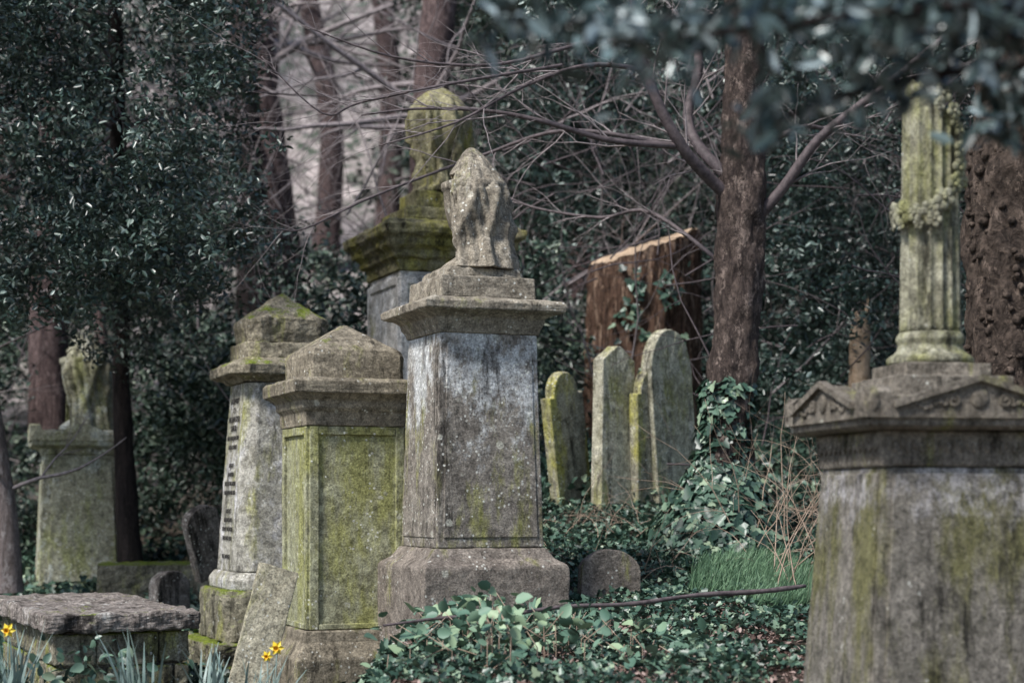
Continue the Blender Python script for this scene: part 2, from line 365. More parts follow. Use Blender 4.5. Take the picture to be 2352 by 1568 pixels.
# ---------------------------------------------------------------- central monument
c=empty('urn_pedestal_monument',(-.28,11.75,0),R0)
loft('plinth',[(.517,.2),(.517,1.15),(.505,1.175),(.44,1.215),(.405,1.27),(.395,1.285)],M_cen_base,c,sub=4)
loft('shaft',[(.383,1.286),(.345,2.72)],M_cen_body,c,bev=.01,sub=5,disp=.008)
panels('shaft_panels',.383,1.286,.345,2.72,.045,.07,.008,M_cen_body,c)
loft('cornice',[(.352,2.721),(.362,2.75),(.385,2.79),(.392,2.82),(.43,2.845),(.475,2.86),(.498,2.868),(.502,2.915),(.485,2.93),(.40,2.955)],M_cen_top,c,bev=.006,sub=4,disp=.018)
loft('urn_block',[(.342,2.956),(.338,3.105)],M_cen_top,c,sub=4,disp=.018)
loft('urn_step',[(.272,3.106),(.262,3.165),(.24,3.18)],M_cen_top,c,sub=4,disp=.025)
draped_urn(c,3.165,.85,M_cen_top,seed=1,rz=-R0,lo=-124,hi=120,kf=9,amp0=.85,wide=.90,shift=.02)
# ---------------------------------------------------------------- pedestal with hipped cap
p=empty('hipped_pedestal_monument',(-1.215,12.3,0),R0)
loft('plinth',[(.47,-.1),(.47,.50),(.455,.53),(.40,.62),(.385,.70)],M_ped_top,p)
loft('shaft',[(.345,.701),(.345,2.14)],M_ped_body,p,sub=5,disp=.006)
strips('panel_frame',.345,.705,2.12,.065,.022,M_ped_body,p)
loft('cornice',[(.372,2.125),(.376,2.22),(.40,2.25),(.405,2.30),(.445,2.335),(.475,2.35),(.48,2.43),(.46,2.45),(.38,2.46)],M_ped_top,p,bev=.006,disp=.018)
loft('cap',[(.352,2.461),(.35,2.62),(.335,2.66),(.02,2.86)],M_ped_top,p,ch=.1,sub=4,disp=.018)
# ---------------------------------------------------------------- tapered monument with inscription
t=empty('tapered_inscribed_monument',(-1.88,13.9,0),R0)
loft('moss_slab',[(.73,-.2),(.72,.50)],M_mossy,t,sub=5,disp=.06)
loft('base',[(.59,.501),(.58,.86),(.56,.90)],M_mossy,t,ch=.25,sub=4,disp=.04)
loft('base_moulding',[(.51,.901),(.515,.98),(.475,1.04)],M_obe,t,ch=.25)
loft('shaft',[(.455,1.041),(.36,2.54)],M_obe,t,ch=.25,sub=5)
loft('cornice',[(.38,2.541),(.43,2.58),(.50,2.60),(.51,2.67),(.46,2.70),(.39,2.73)],M_obe_top,t,ch=.26,bev=.006,sub=4,disp=.03)
loft('cap_step',[(.365,2.731),(.36,2.86)],M_obe_top,t,ch=.26,sub=4,disp=.03)
loft('cap',[(.31,2.861),(.335,3.02),(.33,3.05),(.02,3.28)],M_obe_top,t,ch=.26,sub=4,disp=.04)
lines=['IN MEMORY','OF','WILLIAM STEER','SENIOR','WHO DIED JUNE 1887','AGED 63 YEARS','','ALSO OF','ELIZABETH','WIFE OF THE ABOVE','WHO DIED MAY 1895','','ALSO OF','WILLIAM STEER','SON OF THE ABOVE','WHO DIED 1901','','REST IN PEACE']
z=2.38
for i,l in enumerate(lines):
    if l:
        cu=bpy.data.curves.new('inscription','FONT'); cu.body=l; cu.size=.066 if i<4 else .05; cu.align_x='CENTER'; cu.extrude=.0015; cu.materials.append(M_ink)
        o=link(bpy.data.objects.new('inscription',cu),t)
        tl=math.atan2(.095,1.5); h=.455+(.36-.455)*(z-1.041)/1.5
        o.rotation_euler=(math.pi/2-tl,0,-math.pi/2); o.location=(-h-.009,0,z); o.scale=(.85,1,1)
    z-=.073
# ---------------------------------------------------------------- tall monument behind
b=empty('tall_urn_monument',(-.74,16.0,0),R0)
loft('plinth',[(.68,.3),(.68,1.2),(.6,1.3)],M_back,b)
loft('shaft',[(.52,1.301),(.475,3.68)],M_back,b,sub=5)
strips('shaft_frame',.478,1.9,3.62,.07,.02,M_back,b)
loft('cornice',[(.50,3.681),(.505,3.78),(.55,3.80),(.56,3.86),(.61,3.90),(.62,3.96),(.67,4.0),(.68,4.07),(.60,4.12),(.40,4.17)],M_back_top,b,bev=.008,sub=4,disp=.05)
loft('urn_block',[(.40,4.171),(.39,4.28)],M_back_top,b,disp=.03)
loft('urn_step',[(.25,4.281),(.25,4.46)],M_back_top,b,disp=.03)
draped_urn(b,4.46,1.0,M_back_urn,seed=4,rz=-R0,kf=7,amp0=1.6,wide=.86,shift=.08,full=True,prof_r=[.22,.20,.18,.175,.20,.235,.26,.27,.26,.235,.19,.12,.06,.004])
# ---------------------------------------------------------------- far left urn monument
f=empty('small_urn_monument',(-4.40,17.4,0),R0*.8)
loft('plinth',[(.50,.2),(.49,.72)],M_farl,f)
loft('shaft',[(.43,.721),(.37,2.06)],M_farl,f,sub=4)
panels('shaft_panels',.43,.721,.37,2.06,.09,.08,.012,M_farl,f)
loft('cornice',[(.38,2.061),(.40,2.12),(.49,2.15),(.50,2.24),(.45,2.27),(.36,2.31)],M_farl,f,disp=.02)
V=[];F=[]
for q in range(4):
    cc,ss=math.cos(q*math.pi/2),math.sin(q*math.pi/2); bb=len(V)
    for y in (-.505,-.40):
        for x,zz in ((-.50,2.2),(-.43,2.35),(-.33,2.24),(0,2.38),(.33,2.24),(.43,2.35),(.50,2.2)): V.append((x*cc-y*ss,x*ss+y*cc,zz))
    F.append(tuple(bb+i for i in range(7))[::-1]); F.append(tuple(bb+7+i for i in range(7)))
    for i in range(7): F.append((bb+i,bb+(i+1)%7,bb+7+(i+1)%7,bb+7+i))
mesh('corner_acroteria',V,F,M_farl,f)
draped_urn(f,2.31,1.02,M_farl,seed=7,rz=-R0*.8,lo=-118,hi=150,kf=8,amp0=1.1,wide=.85,shift=.05)
# ---------------------------------------------------------------- right: broken column on pedestal
r=empty('broken_column_monument',(2.07,8.45,0),math.radians(10))
loft('plinth',[(.60,.1),(.58,.45)],M_rgt,r)
loft('shaft',[(.50,.451),(.41,1.76)],M_rgt,r,sub=5)
panels('shaft_panels',.50,.451,.41,1.76,.045,.03,.018,M_rgt,r)
loft('frieze',[(.425,1.761),(.43,1.85),(.44,1.93)],M_rgt_top,r)
loft('cornice',[(.50,1.931),(.535,1.95),(.54,1.985),(.50,2.03),(.40,2.075)],M_rgt_top,r,bev=.006)
V=[];F=[]
prof=[(-.56,1.985),(-.56,2.10),(-.52,2.13),(-.44,2.045),(-.40,2.04),(0,2.165),(.40,2.04),(.44,2.045),(.52,2.13),(.56,2.10),(.56,1.985)]
for q in range(4):
    cc,ss=math.cos(q*math.pi/2),math.sin(q*math.pi/2); bb=len(V);n=len(prof)
    for y in (-.555,-.43):
        for x,zz in prof: V.append((x*cc-y*ss,x*ss+y*cc,zz))
    F.append(tuple(bb+i for i in range(n))[::-1]); F.append(tuple(bb+n+i for i in range(n)))
    for i in range(n): F.append((bb+i,bb+(i+1)%n,bb+n+(i+1)%n,bb+n+i))
    for (xa,za,xb,zb) in ((-.42,2.035,0,2.16),(0,2.16,.42,2.035)):
        b2=len(V)
        for y in (-.582,-.54):
            for x,zz in ((xa,za-.005),(xb,zb-.005),(xb,zb+.026),(xa,za+.026)): V.append((x*cc-y*ss,x*ss+y*cc,zz))
        F+=[tuple(b2+i for i in g) for g in BF]
mesh('pediments',V,F,M_rgt_top,r)
def blob(Vl,Fl,cn,rad,n=8,m=6,out=None):
    b0=len(Vl)
    for i in range(m+1):
        ph=math.pi*i/m
        for j in range(n):
            a=2*math.pi*j/n; d=Vector((rad[0]*math.sin(ph)*math.cos(a),rad[1]*math.sin(ph)*math.sin(a),rad[2]*math.cos(ph)))
            if out is not None: d-=out*(d.dot(out))*.45
            Vl.append((cn[0]+d[0],cn[1]+d[1],cn[2]+d[2]))
    for i in range(m):
        for j in range(n):
            a=b0+i*n+j; c2=b0+i*n+(j+1)%n; Fl.append((a,c2,c2+n,a+n))
V=[];F=[]
for q in range(4):
    cc,ss=math.cos(q*math.pi/2),math.sin(q*math.pi/2)
    Vq=[];Fq=[]
    for sgn in (-1,1):
        for i in range(26):
            u=i/25; R=.034*(1-u*.75); a=u*9; blob(Vq,Fq,(sgn*.13+sgn*R*math.cos(a),-.557,2.062+R*math.sin(a)),(.011,.012,.011),6,4)
        for i in range(8):
            u=i/7; blob(Vq,Fq,(sgn*(.17+.17*u),-.557,2.045+.012*math.sin(u*9)-.01*u),(.02-.008*u,.012,.014),6,4)
        blob(Vq,Fq,(sgn*.515,-.557,2.06),(.03,.014,.05))
    blob(Vq,Fq,(0,-.557,2.075),(.05,.014,.05)); 
    for i in range(-12,13): blob(Vq,Fq,(i*.033,-.434,1.86+.008*(-1)**i),(.014,.010,.026),6,5)
    bb=len(V); V+=[(x*cc-y*ss,x*ss+y*cc,zz) for x,y,zz in Vq]; F+=[tuple(bb+i for i in g) for g in Fq]
mesh('carved_relief',V,F,M_rgt_top,r,True)
loft('column_steps',[(.36,2.04),(.36,2.10),(.30,2.101),(.298,2.20),(.222,2.201),(.22,2.268)],M_rgt_top,r,bev=.008)
revolve('column_base',[(.2,2.269),(.212,2.275),(.212,2.30),(.195,2.315),(.178,2.325),(.162,2.345),(.155,2.37),(.165,2.385),(.168,2.40),(.158,2.42),(.15,2.43)],M_col,r)
cut=lambda x,y: 3.66-1.0*(x+.13)-.25*y+.05*noise.noise(Vector((x*14,y*14,0)))
zz=[2.43+i*.03 for i in range(45)]
revolve('fluted_shaft',[(.154-.016*(z-2.43)/1.1,z) for z in zz],M_col,r,216,16,.15,cut=cut)
V=[];F=[]
path=[(.0,-.15,3.58),(.06,-.14,3.50),(.10,-.12,3.41),(.10,-.125,3.31),(.09,-.135,3.22),(.06,-.15,3.14),(.0,-.165,3.07),(-.07,-.16,3.02),(-.13,-.12,3.0),(-.165,-.05,3.01),(-.175,.03,3.02)]
pp,_=spline(path,[1]*len(path),1)
for i,q in enumerate(pp):
    for sub_ in range(2):
        R=.056*random.uniform(.75,1.2)*(1 if sub_==0 else .6); out=Vector((q.x,q.y,0)).normalized()
        tv=out.cross(Vector((0,0,1)))
        q2=q+out*.002+(Vector((0,0,0)) if sub_==0 else tv*random.uniform(-.05,.05)+Vector((0,0,-.055)))
        for j in range(5):
            a=j*math.pi*.4+i; cn=q2+tv*math.cos(a)*R*.62+Vector((0,0,1))*math.sin(a)*R*.62
            blob(V,F,cn,(R*.46,R*.46,R*.46),out=out)
        blob(V,F,q2+out*R*.2,(R*.24,R*.24,R*.24))
mesh('flower_garland',V,F,M_col,r,True)
# ---------------------------------------------------------------- headstones
def headstone(name,x,y,w,h,th,kind,rz,lean,mat,zb=None,ry=0):
    z0=gz(x,y)-.15 if zb is None else zb
    e=empty(name,(x,y,z0),rz,lean,ry); hw=w/2; P=[(-hw,0),(hw,0)]
    if kind=='point': P+=[(hw,h-.13),(hw*.8,h-.10),(0.1*hw,h),(-.1*hw,h),(-hw*.8,h-.10),(-hw,h-.13)]
    elif kind=='round':
        for i in range(13): a=math.pi*i/12; P.append((hw*math.cos(a),h-hw*.75+hw*.75*math.sin(a)))
    elif kind=='gothic':
        for i in range(8): s=i/7; P.append((hw*math.cos(s*1.4),h-.4+.4*math.sin(s*1.4)/math.sin(1.4)))
        for i in range(7,-1,-1): s=i/7; P.append((-hw*math.cos(s*1.4),h-.4+.4*math.sin(s*1.4)/math.sin(1.4)))
    elif kind=='shoulder':
        P+=[(hw,h-.2),(hw*.8,h-.2)]
        for i in range(11): a=math.pi*i/10; P.append((hw*.72*math.cos(a),h-.2+.2*math.sin(a)))
        P+=[(-hw*.8,h-.2),(-hw,h-.2)]
    n=len(P); V=[(a,-th/2,b) for a,b in P]+[(a,th/2,b) for a,b in P]; F=[tuple(range(n)),tuple(range(2*n-1,n-1,-1))]
    for i in range(n): F.append((i,i+n,(i+1)%n+n,(i+1)%n))
    o=mesh('slab',V,F,mat,e); wear(o,.01,2,.015)
    return e
hr=math.radians
headstone('headstone',.55,15.2,.46,1.34,.11,'shoulder',hr(48),hr(3),M_head2,1.42,hr(-12))
headstone('headstone',.88,15.0,.40,1.46,.13,'point',hr(42),hr(0),M_head,1.5,hr(1))
headstone('headstone',1.20,15.2,.36,1.26,.1,'shoulder',hr(46),hr(3),M_head2,1.5,hr(-4))
headstone('headstone',1.47,15.4,.58,1.64,.12,'gothic',hr(46),hr(2),M_head,1.5,hr(-8))
headstone('small_round_headstone',.69,12.1,.44,.44,.1,'round',hr(15),0,M_cen_base,.82)
headstone('small_round_headstone',-3.05,15.2,.36,.58,.14,'round',hr(50),0,M_ledger,.40)
headstone('leaning_headstone',-2.62,15.0,.34,.66,.1,'round',hr(40),hr(12),M_ledger,.95,hr(-22))
e=empty('leaning_stone_slab',(-1.66,10.75,.28),R0*.6,hr(-14),hr(16))
boxes('slab',[(-.17,.09,-.025,.03,0,.94)],M_slab,e,sub=5,disp=.015)
e=empty('ledger_tomb',(-2.90,12.15,0),R0+hr(3))
boxes('top_slab',[(-.62,.38,-1.25,1.3,.76,.88)],M_ledger,e,bev=.02,sub=5,disp=.05)
bl=[]
for row in range(4):
    x=-.55; zz0=-.1+row*.215
    while x<.27:
        w=random.uniform(.25,.45); bl.append((x,min(x+w,.33)-.012,-1.17+random.uniform(0,.02),-.9,zz0,zz0+.203)); x+=w
    y=-.9
    while y<1.1:
        w=random.uniform(.3,.5); bl.append((-.55+random.uniform(0,.02),-.3,y+.012,min(y+w,1.12),zz0,zz0+.203)); y+=w
boxes('stone_courses',bl,M_mossy,e,bev=.015,sub=3,disp=.04)
boxes('core',[(-.5,.29,-1.1,1.1,-.1,.755)],M_ledger,e)
e=empty('mossy_grave_kerb',(-3.6,16.6,0),R0*.5); boxes('kerb',[(-.4,.8,-.5,.3,.3,1.0)],M_mossy,e,sub=4,disp=.05)
# ---------------------------------------------------------------- stump
def stump(name,x,y,z0,z1a,z1b,R,mat,ns=72,amp=.10):
    e=empty(name,(x,y,0)); V=[];F=[];nz=40
    for i in range(nz+1):
        t=i/nz
        for j in range(ns):
            a=2*math.pi*j/ns; rr=R*(1.20-.20*t**.6)*(1+.03*math.sin(3*a+1)+amp*noise.fractal(Vector((math.cos(a)*7,math.sin(a)*7,t*9)),.6,2,4)+.05*noise.noise(Vector((math.cos(a)*2,math.sin(a)*2,t*3))))
            X=rr*math.cos(a);Y=rr*math.sin(a); top=z1a+(z1b-z1a)*(X/R+1)/2+.04*noise.noise(Vector((math.cos(a)*6,math.sin(a)*6,3)))-.10*(Y/R)*-1
            V.append((X,Y,z0+(top-z0)*t))
    for i in range(nz):
        for j in range(ns): a=i*ns+j;b2=i*ns+(j+1)%ns;F.append((a,b2,b2+ns,a+ns))
    mesh('bark',V,F,mat,e,True)
    tv=[(v[0]*.97,v[1]*.97,v[2]+.012) for v in V[-ns:]]; cen=(0,0,(z1a+z1b)/2+.02); mesh('cut_top',tv+[cen],[(i,(i+1)%ns,ns) for i in range(ns)],M_cut,e)
    return e
se=stump('tree_stump',1.40,18.3,1.6,4.12,4.50,.58,M_red,180,.06)
P=[];nn=[]
for i in range(420):
    a=random.gauss(-1.45,.22); zz_=random.uniform(2.6,4.0)
    if noise.noise(Vector((a*3,zz_*2.5,5)))<.02: continue
    P.append((.68*math.cos(a),.68*math.sin(a),zz_)); nn.append((math.cos(a),math.sin(a),.4))
leaves('ivy',P,RG.uniform(.06,.11,len(P)),L_ivy,se,SH_IVY,.2,nrm=np.array(nn))
stump('broken_stump',3.46,17.0,2.0,3.2,3.6,.10,M_cut,24)
# ---------------------------------------------------------------- main yew tree
yew=empty('yew_tree',(0,0,0)); D=13.7
trunk,rad=spline([pt(1690,1330,D),pt(1672,1180,D),pt(1668,1000,D),pt(1688,800,D),pt(1700,600,D),pt(1702,480,D),pt(1706,300,D),pt(1712,100,D),pt(1716,-150,D),pt(1730,-500,D),pt(1750,-900,D)],[.30,.24,.20,.185,.19,.2,.165,.155,.15,.13,.08],16)
tubes('trunk',[(trunk,rad)],M_yew,yew,56,.2,7)
limbs=[]
def limb(P,r0,r1,n=5): 
    q,rr=spline(P,list(np.linspace(r0,r1,len(P))),n); limbs.append((q,rr)); return q,rr
l1=limb([pt(1700,470,D),pt(1640,420,D-.1),pt(1565,335,D-.3),pt(1500,210,D-.4),pt(1462,60,D-.5),pt(1450,-120,D-.6)],.055,.03)
l2=limb([pt(1730,510,D),pt(1800,430,D-.1),pt(1880,320,D-.2),pt(1990,230,D-.3),pt(2090,150,D-.4),pt(2200,60,D-.5)],.05,.02)
l3=limb([pt(1665,400,D),pt(1600,330,D+.2),pt(1580,260,D+.3),pt(1605,150,D+.3),pt(1590,0,D+.3),pt(1600,-120,D+.3)],.05,.035)
l4=limb([pt(1760,330,D),pt(1850,290,D),pt(1930,310,D+.2)],.03,.01)
l5=limb([pt(1550,335,D-.3),pt(1400,322,D-.5),pt(1250,280,D-.6),pt(1120,255,D-.7),pt(960,250,D-.8),pt(830,265,D-.9)],.028,.006)
l6=limb([pt(1480,160,D-.4),pt(1350,150,D-.6),pt(1200,200,D-.8),pt(1050,280,D-1),pt(870,335,D-1.1)],.022,.005)
l7=limb([pt(1460,60,D-.5),pt(1300,110,D-.8),pt(1120,150,D-1),pt(900,130,D-1.2),pt(700,60,D-1.3)],.02,.005)
l8=limb([pt(1550,335,D-.3),pt(1300,300,D-.2),pt(1100,360,D+.2),pt(860,450,D-.2),pt(700,525,D-.6),pt(635,525,D-.8)],.02,.004)
l9=limb([pt(1290,150,D-.8),pt(1050,190,D-1.2),pt(830,235,D-1.4),pt(740,260,D-1.5),pt(600,130,D-1.6)],.014,.004)
l10=limb([pt(1700,640,D),pt(1500,490,D+.5),pt(1380,500,D+.7),pt(1240,480,D+.9),pt(1170,455,D+1)],.02,.008)
tubes('limbs',limbs,M_twigd,yew,8)
sub=[]
for (q,rr),ln in ((l1,.8),(l2,.8),(l3,.8),(l5,1.),(l6,1.),(l7,1.),(l8,.7),(l9,1.),(l4,.5),(l10,.6)):
    for i in range(3,len(q),2):
        d=(q[min(i+1,len(q)-1)]-q[i-1]).normalized()
        dd=(d+rv()*.8); dd.y*=.6
        grow(sub,q[i],dd,ln*random.uniform(.5,1.2),min(rr[i]*.5,.009),2,.2,0,4)
tubes('twigs',sub,M_twig,yew,4)
P=[];nn=[]
for i in range(6200):
    t=random.random()**1.3; a=random.uniform(0,2*math.pi); z=1.2+t*1.35; w=.22+(.66*max(0,1-t*1.8)**1.1)
    if t>.55 and random.random()<.7: continue
    rr=w*math.sqrt(random.uniform(.6,1.05)); P.append((1.73+rr*math.cos(a)-.10*(1-t),13.7+rr*math.sin(a),z-.35*(rr/.8)*(1-t))); nn.append((math.cos(a)*1.2,math.sin(a)*1.2,.6))
leaves('ivy_on_trunk',P,RG.uniform(.05,.12,len(P)),L_ivy,yew,SH_IVY,.2,nrm=np.array(nn))
Q,R_=clumps((-.2,5.2,12.9,16,5.6,7.6),260,60,.24,0.0,.8); leaves('canopy',Q,RG.uniform(.04,.07,len(Q)),L_holly,yew,rnd=R_)
# ---------------------------------------------------------------- other trunks
def tree(name,P,rad,mat,nt=.12,sides=20,br=8,bl=1.5,bm=None,sm_=8,ns=3):
    e=empty(name); q,rr=spline(P,rad,sm_); tubes('trunk',[(q,rr)],mat,e,sides,nt,ns)
    o=[]
    for i in range(br):
        k=random.randint(int(len(q)*.35),len(q)-2); d=rv(); d.z=abs(d.z)*.6
        grow(o,q[k],d,bl*random.uniform(.6,1.4),rr[k]*.22,3,.22,0,3)
    if o: tubes('branches',o,bm or M_twig,e,4)
    return e
bt=tree('burr_trunk_tree',[pt(2335,1300,11.3),pt(2330,900,11.3),pt(2320,600,11.3),pt(2330,300,11.3),pt(2350,0,11.3),pt(2360,-500,11.3)],[.36,.32,.29,.27,.25,.2],M_burl,.2,72,3,sm_=22,ns=5)
V=[];F=[]
for i in range(330):
    zz_=random.uniform(1.6,3.9); a=random.uniform(-3.1,.2)
    if noise.noise(Vector((a*2,zz_*1.6,1)))<-.1: continue
    ctr=pt(2322,600,11.3); R=.29+.03*(3.2-zz_)/1.5; s_=random.uniform(.012,.034); blob(V,F,(ctr.x+R*math.cos(a),11.3+R*math.sin(a),zz_),(s_,s_,s_*random.uniform(.7,1.2)))
mesh('burrs',V,F,M_burl,bt,True)
tree('redwood_tree',[pt(640,900,24),pt(632,680,24),pt(615,450,24),pt(590,200,24),pt(585,0,24),pt(575,-400,24)],[.50,.43,.36,.28,.25,.2],M_pink,.1,24,10,2.5)
tree('dark_trunk_tree',[pt(590,900,23),pt(588,640,23),pt(568,400,23),pt(560,200,23),pt(560,0,23),pt(556,-400,23)],[.28,.25,.23,.2,.17,.1],M_dark,.1,20,10,2)
tree('background_tree',[pt(985,900,21),pt(985,440,21),pt(990,200,21),pt(1010,0,21),pt(1020,-400,21)],[.30,.25,.22,.21,.15],M_pink,.1,20,12,2.4)
tree('background_tree',[pt(115,1000,20),pt(110,700,20),pt(125,450,20),pt(130,100,20),pt(130,-300,20)],[.25,.21,.2,.18,.12],M_pink,.1,20,8,2)
tree('background_tree',[pt(562,900,26),pt(560,640,26),pt(568,450,26),pt(560,-200,26)],[.14,.12,.11,.1],M_pink,.1,12,6,2)
tree('background_tree',[pt(222,1000,19),pt(232,830,19),pt(228,720,19),pt(205,640,19),pt(190,500,19)],[.09,.07,.06,.05,.04],M_pink,.1,12,6,1.2)
tree('background_tree',[pt(228,720,19),pt(255,660,19),pt(270,540,19)],[.06,.05,.04],M_pink,.1,10,3,1)
tree('pale_trunk_tree',[pt(22,1360,15.5),pt(14,1200,15.5),pt(-6,1050,15.5),pt(-40,800,15.5),pt(-90,400,15.5)],[.13,.11,.1,.09,.07],M_paleb,.1,16,3,1.2)
tree('background_tree',[pt(1880,900,24),pt(1870,600,24),pt(1850,300,24),pt(1830,-200,24)],[.25,.2,.18,.15],M_dark,.1,16,10,2.2)
tree('background_tree',[pt(1235,900,27),pt(1240,600,27),pt(1260,200,27),pt(1270,-200,27)],[.25,.2,.18,.15],M_dark,.1,16,12,2.4)
for xx in (-9,-6.2,-4.9,-3.6,-2.5,1.2,4,6.5,9):
    d=random.uniform(29,33); zb=gz(xx,d); tree('background_tree',[(xx,d,zb-.3),(xx+.2,d,zb+3),(xx+random.uniform(-.6,.6),d,zb+7),(xx+random.uniform(-1,1),d,zb+12)],[.28,.22,.18,.1],random.choice((M_pink,M_dark)),.1,14,14,3)
hol=empty('holly_tree'); q,rr=spline([pt(300,1290,17),pt(285,1050,17),pt(278,800,17),pt(280,560,17),pt(270,300,16.5),pt(262,0,16),pt(250,-300,16)],[.13,.1,.085,.08,.08,.07,.05],8)
tubes('trunk',[(q,rr)],M_dark,hol,16,.15,4)
hb=[]
for i in range(26):
    k=random.randint(len(q)//2-6,len(q)-3); d=Vector((random.uniform(-1,1),random.uniform(-1.1,.3),random.uniform(-.1,.5))); grow(hb,q[k],d,random.uniform(1.4,2.6),.022,2,.16,.05,3)
tubes('branches',hb,M_twigd,hol,5)
def keepL(p): 
    edge=-2.2+.4*noise.noise(Vector((p.z*1.3,0,0)))-max(0,4.3-p.z)*.35
    low=3.2+.5*noise.noise(Vector((p.x*1.2,3,0)))
    return p.x*15/p.y<edge and p.z>low
Q,R_=clumps((-5.8,-1.8,13.2,16.8,3.0,7.2),1600,54,.17,-.03,1.1,keepL)
leaves('foliage',Q,RG.uniform(.035,.08,len(Q)),L_holly,hol,rnd=R_,up=.7)
# ---------------------------------------------------------------- background masses
def gap(p):
    g=abs(p.x+2.9*p.y/26)<1.5+.8*noise.noise(Vector((p.z*.5,0,1))) and p.z>3.9
    g2=abs(p.x+5.1)<.7 and p.z<4 and p.z>1.6
    return not (g or g2) and p.z>gz(p.x,p.y)-.2
Q,R_=clumps((-10,10,21.5,27,1.2,10.5),2500,58,.38,-.01,.7,gap)
leaves('background_foliage',Q,RG.uniform(.08,.14,len(Q)),L_back,None,rnd=R_,up=.7)
Q,R_=clumps((-24,24,29,44,4,22),1500,50,1.0,.02,.28,lambda p: p.z<gz(p.x,p.y)+6 and p.z>gz(p.x,p.y) and not abs(p.x+.115*p.y)<1.7)
leaves('distant_woodland_foliage',Q,RG.uniform(.18,.34,len(Q)),L_back,None,rnd=R_,up=.7)
Q,R_=clumps((.2,6.5,19.6,21.5,2.2,7.8),1300,58,.28,-.05,.9)
leaves('evergreen_shrubs',Q,RG.uniform(.05,.11,len(Q)),L_holly,None,rnd=R_,up=.7)
Q,R_=clumps((2.3,6.5,15.6,18.5,1.5,6.2),750,52,.24,0.0,1.,lambda p: p.z>gz(p.x,p.y))
leaves('evergreen_shrubs',Q,RG.uniform(.045,.09,len(Q)),L_holly,None,rnd=R_,up=.7)
Q,R_=clumps((-6.8,-1.6,17.8,21.5,.6,3.5),850,50,.26,0.0,.9,gap)
leaves('undergrowth',Q,RG.uniform(.05,.11,len(Q)),L_back,None,rnd=R_,up=.7)
Q,R_=clumps((-2.6,.6,16.8,21,1.0,4.4),520,50,.26,-.04,.9)
leaves('undergrowth',Q,RG.uniform(.05,.11,len(Q)),L_back,None,rnd=R_,up=.7)
tw=[]
for i in range(150):
    x=random.uniform(-6,7);y=random.uniform(17,26); z=gz(x,y)+random.uniform(0,4)
    d=Vector((random.uniform(-.8,.8),random.uniform(-.3,.3),random.uniform(.1,1))); grow(tw,(x,y,z),d,random.uniform(1.5,3.2),.014,3,.22,.02,3)
tubes('bare_thicket',tw,M_twig,None,4)
tw=[]
for i in range(70):
    x=random.uniform(1.2,5.5);y=random.uniform(14.5,17.5); z=gz(x,y)+random.uniform(0,3.5)
    d=Vector((random.uniform(-.8,.8),random.uniform(-.3,.3),random.uniform(-.2,1))); grow(tw,(x,y,z),d,random.uniform(1.,2.2),.009,2,.22,.02,3)
for i in range(26):
    x=random.uniform(-.3,1.5);y=random.uniform(15.8,17.5); z=gz(x,y)+random.uniform(1.5,3.5)
    d=Vector((random.uniform(-.8,.8),random.uniform(-.3,.3),random.uniform(-.2,1))); grow(tw,(x,y,z),d,random.uniform(1.,2.2),.009,2,.22,.02,3)
tubes('bare_thicket',tw,M_twigd,None,4)
tw=[]
for i in range(60):
    x=random.uniform(1.75,2.9);y=random.uniform(11.8,14); z=gz(x,y)
    d=Vector((random.uniform(-.5,.8),random.uniform(-.3,.3),random.uniform(.4,1))); grow(tw,(x,y,z),d,random.uniform(.5,1.5),.006,1,.22,.08,3)
for i in range(60):
    x=random.uniform(-.1,1.9);y=random.uniform(12.6,14.5); z=gz(x,y)
    d=Vector((random.uniform(-.8,.8),random.uniform(-.3,.3),random.uniform(.2,.8))); grow(tw,(x,y,z),d,random.uniform(.3,.7),.004,1,.25,.12,3)
tubes('dry_bramble_stems',tw,M_dry,None,4)
# ---------------------------------------------------------------- ground cover
def scatter(n,x0,x1,y0,y1,hmin,hmax,mask=None):
    out=[]
    while len(out)<n:
        x=random.uniform(x0,x1);y=random.uniform(y0,y1)
        if mask and not mask(x,y): continue
        m=.5+.5*noise.noise(Vector((x*1.5,y*1.5,9)))
        out.append((x,y,gz(x,y)+hmin+(hmax-hmin)*m*random.random()))
    return out
def ingrass(x,y): return ((x-1.78)/.5)**2+((y-12.35)/.75)**2<1+.5*noise.noise(Vector((x*3,y*3,0)))
def mk(x,y): return x>-1.05+.1*math.sin(y*3) and noise.noise(Vector((x*2.2,y*2.2,3)))+.5*noise.noise(Vector((x*6,y*6,3)))>(-.2 if y<11 else -.5) and (not ingrass(x,y) or random.random()<.12)
P=scatter(52000,-1.1,4.0,8.4,16,.01,.17,mk); leaves('ivy_ground_cover',P,RG.uniform(.022,.06,len(P)),L_ivy,None,SH_IVY,1.0)
P=scatter(22000,-1.1,3.0,8.4,12,.0,.08); leaves('leaf_litter',P,RG.uniform(.025,.055,len(P)),L_dead,None,SH_OV,1.3)
P=scatter(24000,-7,-1.0,10,19,.01,.35); leaves('ivy_ground_cover',P,RG.uniform(.04,.09,len(P)),L_ivy,None,SH_IVY,.8)
P=scatter(22000,-1,7,15,22,.01,.5); leaves('ivy_ground_cover',P,RG.uniform(.05,.09,len(P)),L_ivy,None,SH_IVY,.7)
bp=[];st=[]
for i in range(140):
    x=random.uniform(-.75,1.2);y=random.uniform(9.3,10.9);z=gz(x,y)
    if random.random()<.6: x=random.gauss(.0,.38)
    h=random.uniform(.06,.40)*max(.25,(1-.7*abs(x+.0))); top=Vector((x+random.uniform(-.15,.15),y,z+max(.05,h)))
    st.append(([Vector((x,y,z)),Vector((x,y,z+h*.6)),top],[.004,.003,.002]))
    for k_ in range(random.randint(3,5)): bp.append(top+Vector((random.uniform(-.1,.1),random.uniform(-.1,.1),random.uniform(-.09,.04))))
